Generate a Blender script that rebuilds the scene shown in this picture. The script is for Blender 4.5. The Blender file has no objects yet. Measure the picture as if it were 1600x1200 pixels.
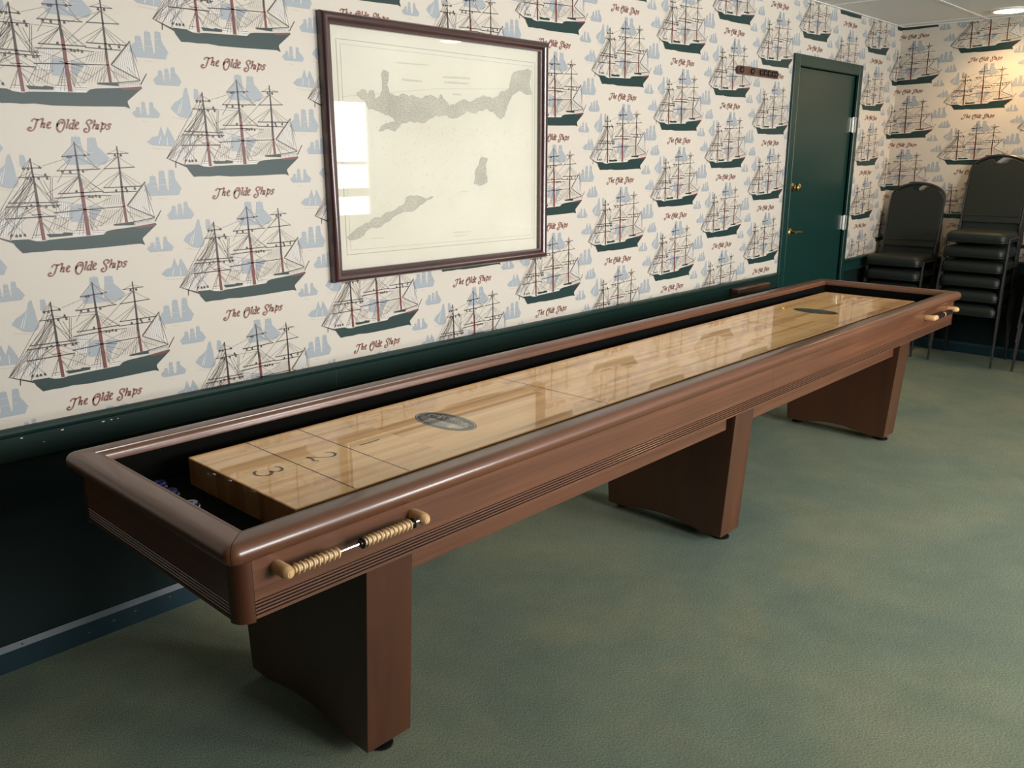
import bpy, bmesh, math, random, json
from mathutils import Vector, Matrix
random.seed(7)
S = bpy.context.scene
C = S.collection
PI = math.pi

# ------------------------------------------------------------------ camera
F, YAW, PITCH, ROLL = 1333.1, 0.815533, -0.257874, -0.001519
CAM = Vector((0.0, -2.6814, 1.5))
cy, sy, cp, sp = math.cos(YAW), math.sin(YAW), math.cos(PITCH), math.sin(PITCH)
fwd = Vector((sy*cp, cy*cp, sp)); rgt = Vector((cy, -sy, 0)); upv = rgt.cross(fwd)
r2 = rgt*math.cos(ROLL) + upv*math.sin(ROLL); u2 = upv*math.cos(ROLL) - rgt*math.sin(ROLL)
cd = bpy.data.cameras.new('camera'); cam = bpy.data.objects.new('camera', cd); C.objects.link(cam)
M = Matrix((r2, u2, -fwd)).transposed().to_4x4(); M.translation = CAM
cam.matrix_world = M
cd.sensor_width = 36; cd.lens = F/1600*36; cd.clip_start = 0.05; cd.clip_end = 100
S.camera = cam

# ------------------------------------------------------------------ world, light, exposure
S.view_settings.view_transform = 'Standard'; S.view_settings.look = 'None'
S.view_settings.gamma = 1; S.view_settings.use_curve_mapping = False
S.view_settings.exposure = 0.30
w = bpy.data.worlds.new('world'); S.world = w; w.use_nodes = True
w.node_tree.nodes['Background'].inputs[0].default_value = (0.75, 0.87, 1, 1)
w.node_tree.nodes['Background'].inputs[1].default_value = 1.0
def area(name, loc, rot, sx, sy, power, col, spread=PI):
    l = bpy.data.lights.new(name, 'AREA'); l.shape = 'RECTANGLE'; l.size = sx; l.size_y = sy
    l.energy = power; l.color = col; l.spread = spread
    o = bpy.data.objects.new(name, l); C.objects.link(o); o.location = loc; o.rotation_euler = rot
    return o
YW = -5.2                       # the window wall behind the camera
WINS = [(1.45, 2.85), (3.35, 4.65), (4.85, 6.12)]  # first window is unseen, added to brighten the left wallpaper
WZ0, WZ1 = 0.85, 2.15
for k, (a, b) in enumerate(WINS):
    area('daylight_window', ((a+b)/2, YW-0.16, (WZ0+WZ1)/2), (PI/2, 0, 0), b-a, WZ1-WZ0, (104,122,52)[k]*(b-a), (1.0, 0.985, 0.96))

# ------------------------------------------------------------------ helpers
def tag(o, label=None, cat=None, group=None, kind=None):
    if label: o['label'] = label
    if cat: o['category'] = cat
    if group: o['group'] = group
    if kind: o['kind'] = kind
    return o
def empty(name, loc=(0,0,0), rz=0):
    o = bpy.data.objects.new(name, None); C.objects.link(o); o.location = loc; o.rotation_euler = (0,0,rz)
    o.empty_display_size = 0.1
    return o
class MB:
    def __init__(s): s.v=[]; s.f=[]; s.m=[]
    def face(s, pts, m=0):
        n=len(s.v); s.v += [tuple(p) for p in pts]; s.f.append(tuple(range(n, n+len(pts)))); s.m.append(m)
    def box(s, x0,x1,y0,y1,z0,z1,m=0):
        n=len(s.v)
        s.v += [(x,y,z) for z in (z0,z1) for x,y in ((x0,y0),(x1,y0),(x1,y1),(x0,y1))]
        for f in ((3,2,1,0),(4,5,6,7),(0,1,5,4),(1,2,6,5),(2,3,7,6),(3,0,4,7)):
            s.f.append(tuple(n+i for i in f)); s.m.append(m)
    def rings(s, rings, m=0, closed=True, caps=True, loop=False):
        n=len(s.v); k=len(rings[0])
        for r in rings: s.v += [tuple(p) for p in r]
        R=len(rings)
        for i in range(R if loop else R-1):
            j=(i+1)%R
            for a in range(k if closed else k-1):
                b=(a+1)%k
                s.f.append((n+i*k+a, n+i*k+b, n+j*k+b, n+j*k+a)); s.m.append(m)
        if caps and closed and not loop:
            s.f.append(tuple(n+a for a in reversed(range(k)))); s.m.append(m)
            s.f.append(tuple(n+(R-1)*k+a for a in range(k))); s.m.append(m)
    def tube(s, pts, r, seg=8, m=0, loop=False, flat=1.0):
        pts=[Vector(p) for p in pts]; R=[]; N=len(pts); prev=None
        for i,p in enumerate(pts):
            a=pts[(i-1)%N] if (i>0 or loop) else p; b=pts[(i+1)%N] if (i<N-1 or loop) else p
            t=(b-a).normalized()
            ref = prev if prev is not None else (Vector((0,0,1)) if abs(t.z)<.9 else Vector((1,0,0)))
            u=(ref-t*ref.dot(t)).normalized(); v=t.cross(u); prev=u
            rr = r[i] if isinstance(r,(list,tuple)) else r
            R.append([p+u*rr*math.cos(2*PI*q/seg)+v*rr*flat*math.sin(2*PI*q/seg) for q in range(seg)])
        s.rings(R, m, loop=loop)
    def lathe(s, prof, origin, axis, seg=20, m=0):
        o=Vector(origin); ax=Vector(axis).normalized()
        u=ax.orthogonal().normalized(); v=ax.cross(u)
        s.rings([[o+ax*h+(u*math.cos(2*PI*q/seg)+v*math.sin(2*PI*q/seg))*max(r,1e-4) for q in range(seg)] for r,h in prof], m)
    def prism(s, poly, f0, f1, m=0):          # poly list of 2-tuples, f0/f1 map to 3d
        s.rings([[f0(p) for p in poly],[f1(p) for p in poly]], m)
    def build(s, name, mats, parent=None, smooth=False, bevel=0, bseg=2, auto=None):
        me=bpy.data.meshes.new(name); me.from_pydata([tuple(v) for v in s.v], [], s.f)
        if not isinstance(mats,(list,tuple)): mats=[mats]
        for mm in mats: me.materials.append(mm)
        me.polygons.foreach_set('material_index', s.m)
        me.update()
        bm=bmesh.new(); bm.from_mesh(me)
        bmesh.ops.recalc_face_normals(bm, faces=bm.faces[:]) if bevel or smooth else None
        if bevel:
            es=[e for e in bm.edges if len(e.link_faces)==2 and e.calc_face_angle(0)>0.5]
            bmesh.ops.bevel(bm, geom=es, offset=bevel, segments=bseg, affect='EDGES', profile=0.5)
        if smooth:
            for f in bm.faces: f.smooth=True
        bm.to_mesh(me); bm.free()
        if smooth: me.set_sharp_from_angle(angle=math.radians(38))
        o=bpy.data.objects.new(name, me); C.objects.link(o)
        if parent: o.parent=parent
        return o
def smooth_path(pts, n=6, closed=False):
    P=[Vector(p) for p in pts]; out=[]; N=len(P)
    rng = range(N) if closed else range(N-1)
    for i in rng:
        p0=P[i-1] if (i>0 or closed) else P[0]; p1=P[i]; p2=P[(i+1)%N]; p3=P[(i+2)%N] if (i+2<N or closed) else P[-1]
        for k in range(n):
            t=k/n
            out.append(0.5*((2*p1)+(-p0+p2)*t+(2*p0-5*p1+4*p2-p3)*t*t+(-p0+3*p1-3*p2+p3)*t**3))
    if not closed: out.append(P[-1])
    return out

# ------------------------------------------------------------------ materials
def mat(name, col, rough=0.5, metal=0, coat=0, coat_r=0.05, spec=0.5):
    m=bpy.data.materials.new(name); m.use_nodes=True; b=m.node_tree.nodes['Principled BSDF']
    b.inputs['Base Color'].default_value=(*col,1); b.inputs['Roughness'].default_value=rough
    b.inputs['Metallic'].default_value=metal; b.inputs['Coat Weight'].default_value=coat
    b.inputs['Coat Roughness'].default_value=coat_r; b.inputs['Specular IOR Level'].default_value=spec
    return m
def N(m,t,**k):
    n=m.node_tree.nodes.new(t)
    for a,v in k.items():
        if hasattr(n,a): setattr(n,a,v)
        else: n.inputs[a.replace('_',' ')].default_value=v
    return n
def L(m,a,b): m.node_tree.links.new(a,b)
def coords(m, scale=(1,1,1), rot=(0,0,0)):
    tc=N(m,'ShaderNodeTexCoord'); mp=N(m,'ShaderNodeMapping'); mp.inputs['Scale'].default_value=scale; mp.inputs['Rotation'].default_value=rot
    L(m,tc.outputs['Object'],mp.inputs['Vector']); return mp.outputs['Vector']
def ramp(m, fac, stops):
    r=N(m,'ShaderNodeValToRGB'); e=r.color_ramp.elements
    while len(e)<len(stops): e.new(0.5)
    for i,(p,c) in enumerate(stops): e[i].position=p; e[i].color=(*c,1)
    L(m,fac,r.inputs['Fac']); return r.outputs['Color']
def mixc(m, fac, a, b, mode='MIX'):
    n=m.node_tree.nodes.new('ShaderNodeMix'); n.data_type='RGBA'; n.blend_type=mode
    for s_,v in ((n.inputs[0],fac),(n.inputs[6],a),(n.inputs[7],b)):
        if isinstance(v,(int,float)): s_.default_value=v
        elif isinstance(v,tuple): s_.default_value=(*v,1)
        else: L(m,v,s_)
    return n.outputs[2]
def bump(m, h, strength=0.2, dist=0.002):
    b=N(m,'ShaderNodeBump'); b.inputs['Strength'].default_value=strength; b.inputs['Distance'].default_value=dist
    L(m,h,b.inputs['Height']); L(m,b.outputs['Normal'],m.node_tree.nodes['Principled BSDF'].inputs['Normal'])
def base(m,c): L(m,c,m.node_tree.nodes['Principled BSDF'].inputs['Base Color'])

def wood(name, c1, c2, scale, rough, coat, coat_r):
    m=mat(name,c1,rough,0,coat,coat_r)
    v=coords(m,scale)
    n=N(m,'ShaderNodeTexNoise',Scale=1.0,Detail=6.0,Roughness=0.6); L(m,v,n.inputs['Vector'])
    n2=N(m,'ShaderNodeTexNoise',Scale=2.2,Detail=2.0); L(m,coords(m,(1,1,1)),n2.inputs['Vector'])
    c=ramp(m,n.outputs['Fac'],[(0.3,c2),(0.7,c1)])
    c=mixc(m,0.35,c,ramp(m,n2.outputs['Fac'],[(0.3,(0.6,0.6,0.6)),(0.7,(1.3,1.25,1.2))]),'MULTIPLY')
    base(m,c); return m
m_wood_x=wood('mahogany_lengthwise',(0.165,0.062,0.028),(0.092,0.032,0.014),(1.2,14,60),0.42,0.55,0.16)
m_wood_y=wood('mahogany_crosswise',(0.165,0.062,0.028),(0.092,0.032,0.014),(14,1.2,60),0.42,0.55,0.16)
m_wood_z_shaded=wood('mahogany_upright_shaded',(0.090,0.028,0.009),(0.052,0.015,0.005),(14,14,1.4),0.45,0.5,0.3)  # shade of the low, recessed legs painted in as a darker mahogany
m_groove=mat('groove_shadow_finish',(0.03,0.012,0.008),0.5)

def maple(name, end=False):
    m=mat(name,(0.6,0.4,0.2),0.3,0,0.75,0.025,spec=0.2)
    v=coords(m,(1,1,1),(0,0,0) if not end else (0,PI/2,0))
    br=N(m,'ShaderNodeTexBrick'); br.offset=0.37; br.offset_frequency=1; br.squash=1
    br.inputs['Scale'].default_value=1.0; br.inputs['Mortar Size'].default_value=0.0003 if not end else .0006
    br.inputs['Brick Width'].default_value=0.62 if not end else 0.5; br.inputs['Row Height'].default_value=0.0225
    br.inputs['Bias'].default_value=0.0
    br.inputs['Color1'].default_value=(0,0,0,1); br.inputs['Color2'].default_value=(1,1,1,1)
    br.inputs['Mortar'].default_value=(0.2,0.2,0.2,1)
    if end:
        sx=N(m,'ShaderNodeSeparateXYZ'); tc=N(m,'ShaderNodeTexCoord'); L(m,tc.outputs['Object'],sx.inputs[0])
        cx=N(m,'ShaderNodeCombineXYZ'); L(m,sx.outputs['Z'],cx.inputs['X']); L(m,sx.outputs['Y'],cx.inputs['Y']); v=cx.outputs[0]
    L(m,v,br.inputs['Vector'])
    c=ramp(m,br.outputs['Color'],[(0.0,(0.58,0.29,0.095)),(0.2,(0.80,0.44,0.165)),(0.6,(0.90,0.53,0.215)),(1.0,(0.94,0.60,0.27))])
    g=N(m,'ShaderNodeTexNoise',Scale=1.0,Detail=5.0,Roughness=0.65); L(m,coords(m,(2.2,70,70)),g.inputs['Vector'])
    c=mixc(m,0.55,c,ramp(m,g.outputs['Fac'],[(0.28,(0.72,0.62,0.5)),(0.5,(1,1,1)),(0.75,(1.08,1.06,1.04))]),'MULTIPLY')
    g2=N(m,'ShaderNodeTexNoise',Scale=1.0,Detail=3.0); L(m,coords(m,(1.1,16,16)),g2.inputs['Vector'])
    c=mixc(m,0.7,c,ramp(m,g2.outputs['Fac'],[(0.30,(0.52,0.38,0.25)),(0.40,(1,1,1)),(0.7,(1.05,1.05,1.05))]),'MULTIPLY')
    if end: c=mixc(m,1.0,c,(0.36,0.31,0.28),'MULTIPLY')  # shade of the unlit sides painted into the colour, with darker end grain
    base(m,c); return m
m_maple=maple('maple_butcher_block'); m_maple_end_shaded=maple('maple_block_shaded_side',True)
m_ink=mat('black_marking_ink',(0.008,0.006,0.005),0.3,0,0.5,0.03,0.1)
m_emblem=mat('emblem_black',(0.006,0.006,0.007),0.35,0,0.7,0.03,0.1)
m_emblem_grey=mat('emblem_grey_green',(0.06,0.075,0.068),0.35,0,1,0.03)
m_emblem_txt=mat('emblem_silver',(0.62,0.62,0.58),0.35,0,1,0.03)
m_felt=mat('black_gutter_carpet',(0.005,0.005,0.0045),0.95,spec=0.05)
n_=N(m_felt,'ShaderNodeTexNoise',Scale=600.0); bump(m_felt,n_.outputs['Fac'],0.5,0.002)

m_paper=mat('wallpaper_cream',(0.66,0.60,0.515),0.40,spec=0.30)
v=coords(m_paper,(1,1,1)); wn=N(m_paper,'ShaderNodeTexNoise',Scale=1.0,Detail=3.0); L(m_paper,coords(m_paper,(260,260,900)),wn.inputs['Vector'])
wn2=N(m_paper,'ShaderNodeTexNoise',Scale=1.0,Detail=3.0); L(m_paper,coords(m_paper,(900,900,260)),wn2.inputs['Vector'])
ad=N(m_paper,'ShaderNodeMath'); ad.operation='ADD'; L(m_paper,wn.outputs['Fac'],ad.inputs[0]); L(m_paper,wn2.outputs['Fac'],ad.inputs[1])
base(m_paper,mixc(m_paper,0.5,(0.60,0.55,0.475),ramp(m_paper,ad.outputs[0],[(0.35,(0.86,0.85,0.84)),(0.8,(1.05,1.05,1.05))]),'MULTIPLY'))
bump(m_paper,ad.outputs[0],0.12,0.001)
def ink(name,col): return mat('wallpaper_'+name,col,0.40,spec=0.30)
PAT=[m_paper, ink('blue',(0.35,0.385,0.415)), ink('pale',(0.68,0.645,0.60)), ink('tan',(0.50,0.43,0.35)), ink('grey_line',(0.14,0.12,0.11)),
     ink('cloth_line',(0.23,0.22,0.215)), ink('hull_green',(0.018,0.043,0.040)), ink('dark_spar',(0.045,0.035,0.032)),
     ink('red_spar',(0.17,0.045,0.045)), ink('script',(0.24,0.095,0.075)), None]
m_green=mat('dark_green_paint',(0.006,0.036,0.030),0.38,spec=0.5)
nn=N(m_green,'ShaderNodeTexNoise',Scale=3.0,Detail=4.0); base(m_green,ramp(m_green,nn.outputs['Fac'],[(0.3,(0.005,0.024,0.021)),(0.7,(0.007,0.034,0.028))]))
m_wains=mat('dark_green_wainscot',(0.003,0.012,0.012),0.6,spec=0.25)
m_baseb=mat('teal_baseboard_paint',(0.003,0.024,0.036),0.45)
m_chip=mat('bare_paint_chip',(0.75,0.74,0.70),0.7)
m_door=mat('green_door_paint',(0.006,0.034,0.028),0.3)
m_joint=mat('filled_joint',(0.06,0.11,0.09),0.6)
m_brass=mat('brass',(0.80,0.55,0.22),0.25,1.0)
m_hinge=mat('pale_hinge_steel',(0.72,0.72,0.68),0.35,0.6)
m_chrome=mat('chrome',(0.85,0.85,0.87),0.12,1.0)
m_ceil=mat('ceiling_tile',(0.70,0.71,0.68),0.9)
nn=N(m_ceil,'ShaderNodeTexNoise',Scale=90.0,Detail=3.0); bump(m_ceil,nn.outputs['Fac'],0.15,0.002)
m_grid=mat('ceiling_grid_white',(0.82,0.83,0.80),0.5)
m_plain=mat('cream_plaster',(0.66,0.62,0.54),0.7)
m_tan=mat('tan_plaster',(0.10,0.09,0.08),0.8)
m_white=mat('white_trim_paint',(0.8,0.8,0.78),0.4)

m_carpet=mat('green_carpet',(0.12,0.17,0.14),0.97,spec=0.1)
vc=coords(m_carpet,(1,1,1))
a1=N(m_carpet,'ShaderNodeTexNoise',Scale=1.15,Detail=4.0,Roughness=0.55,Distortion=0.4); L(m_carpet,vc,a1.inputs['Vector'])
a2=N(m_carpet,'ShaderNodeTexNoise',Scale=380.0,Detail=3.0); L(m_carpet,coords(m_carpet,(1,0.45,1),(0,0,0.5)),a2.inputs['Vector'])
a3=N(m_carpet,'ShaderNodeTexVoronoi',Scale=330.0); L(m_carpet,vc,a3.inputs['Vector'])
a4=N(m_carpet,'ShaderNodeTexNoise',Scale=6.0,Detail=6.0,Roughness=0.7); L(m_carpet,vc,a4.inputs['Vector'])
cc=ramp(m_carpet,a1.outputs['Fac'],[(0.30,(0.135,0.180,0.150)),(0.5,(0.178,0.216,0.164)),(0.68,(0.235,0.252,0.172))])
cc=mixc(m_carpet,0.5,cc,ramp(m_carpet,a4.outputs['Fac'],[(0.3,(0.78,0.80,0.78)),(0.7,(1.14,1.12,1.1))]),'MULTIPLY')
cc=mixc(m_carpet,0.9,cc,ramp(m_carpet,a2.outputs['Fac'],[(0.3,(0.42,0.43,0.43)),(0.7,(1.5,1.48,1.44))]),'MULTIPLY')
base(m_carpet,cc)
mm=N(m_carpet,'ShaderNodeMath'); mm.operation='ADD'; L(m_carpet,a2.outputs['Fac'],mm.inputs[0]); L(m_carpet,a3.outputs['Distance'],mm.inputs[1])
bump(m_carpet,mm.outputs[0],0.10,0.001)

def glass(name):
    m=bpy.data.materials.new(name); m.use_nodes=True; nt=m.node_tree; nt.nodes.remove(nt.nodes['Principled BSDF'])
    t=nt.nodes.new('ShaderNodeBsdfTransparent'); g=nt.nodes.new('ShaderNodeBsdfGlossy'); g.inputs['Roughness'].default_value=0.015
    f=nt.nodes.new('ShaderNodeFresnel'); f.inputs['IOR'].default_value=1.5
    x=nt.nodes.new('ShaderNodeMixShader'); nt.links.new(f.outputs[0],x.inputs[0]); nt.links.new(t.outputs[0],x.inputs[1]); nt.links.new(g.outputs[0],x.inputs[2])
    nt.links.new(x.outputs[0],nt.nodes['Material Output'].inputs[0]); return m
m_glass=glass('picture_glass'); m_wglass=glass('window_glass')

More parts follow.
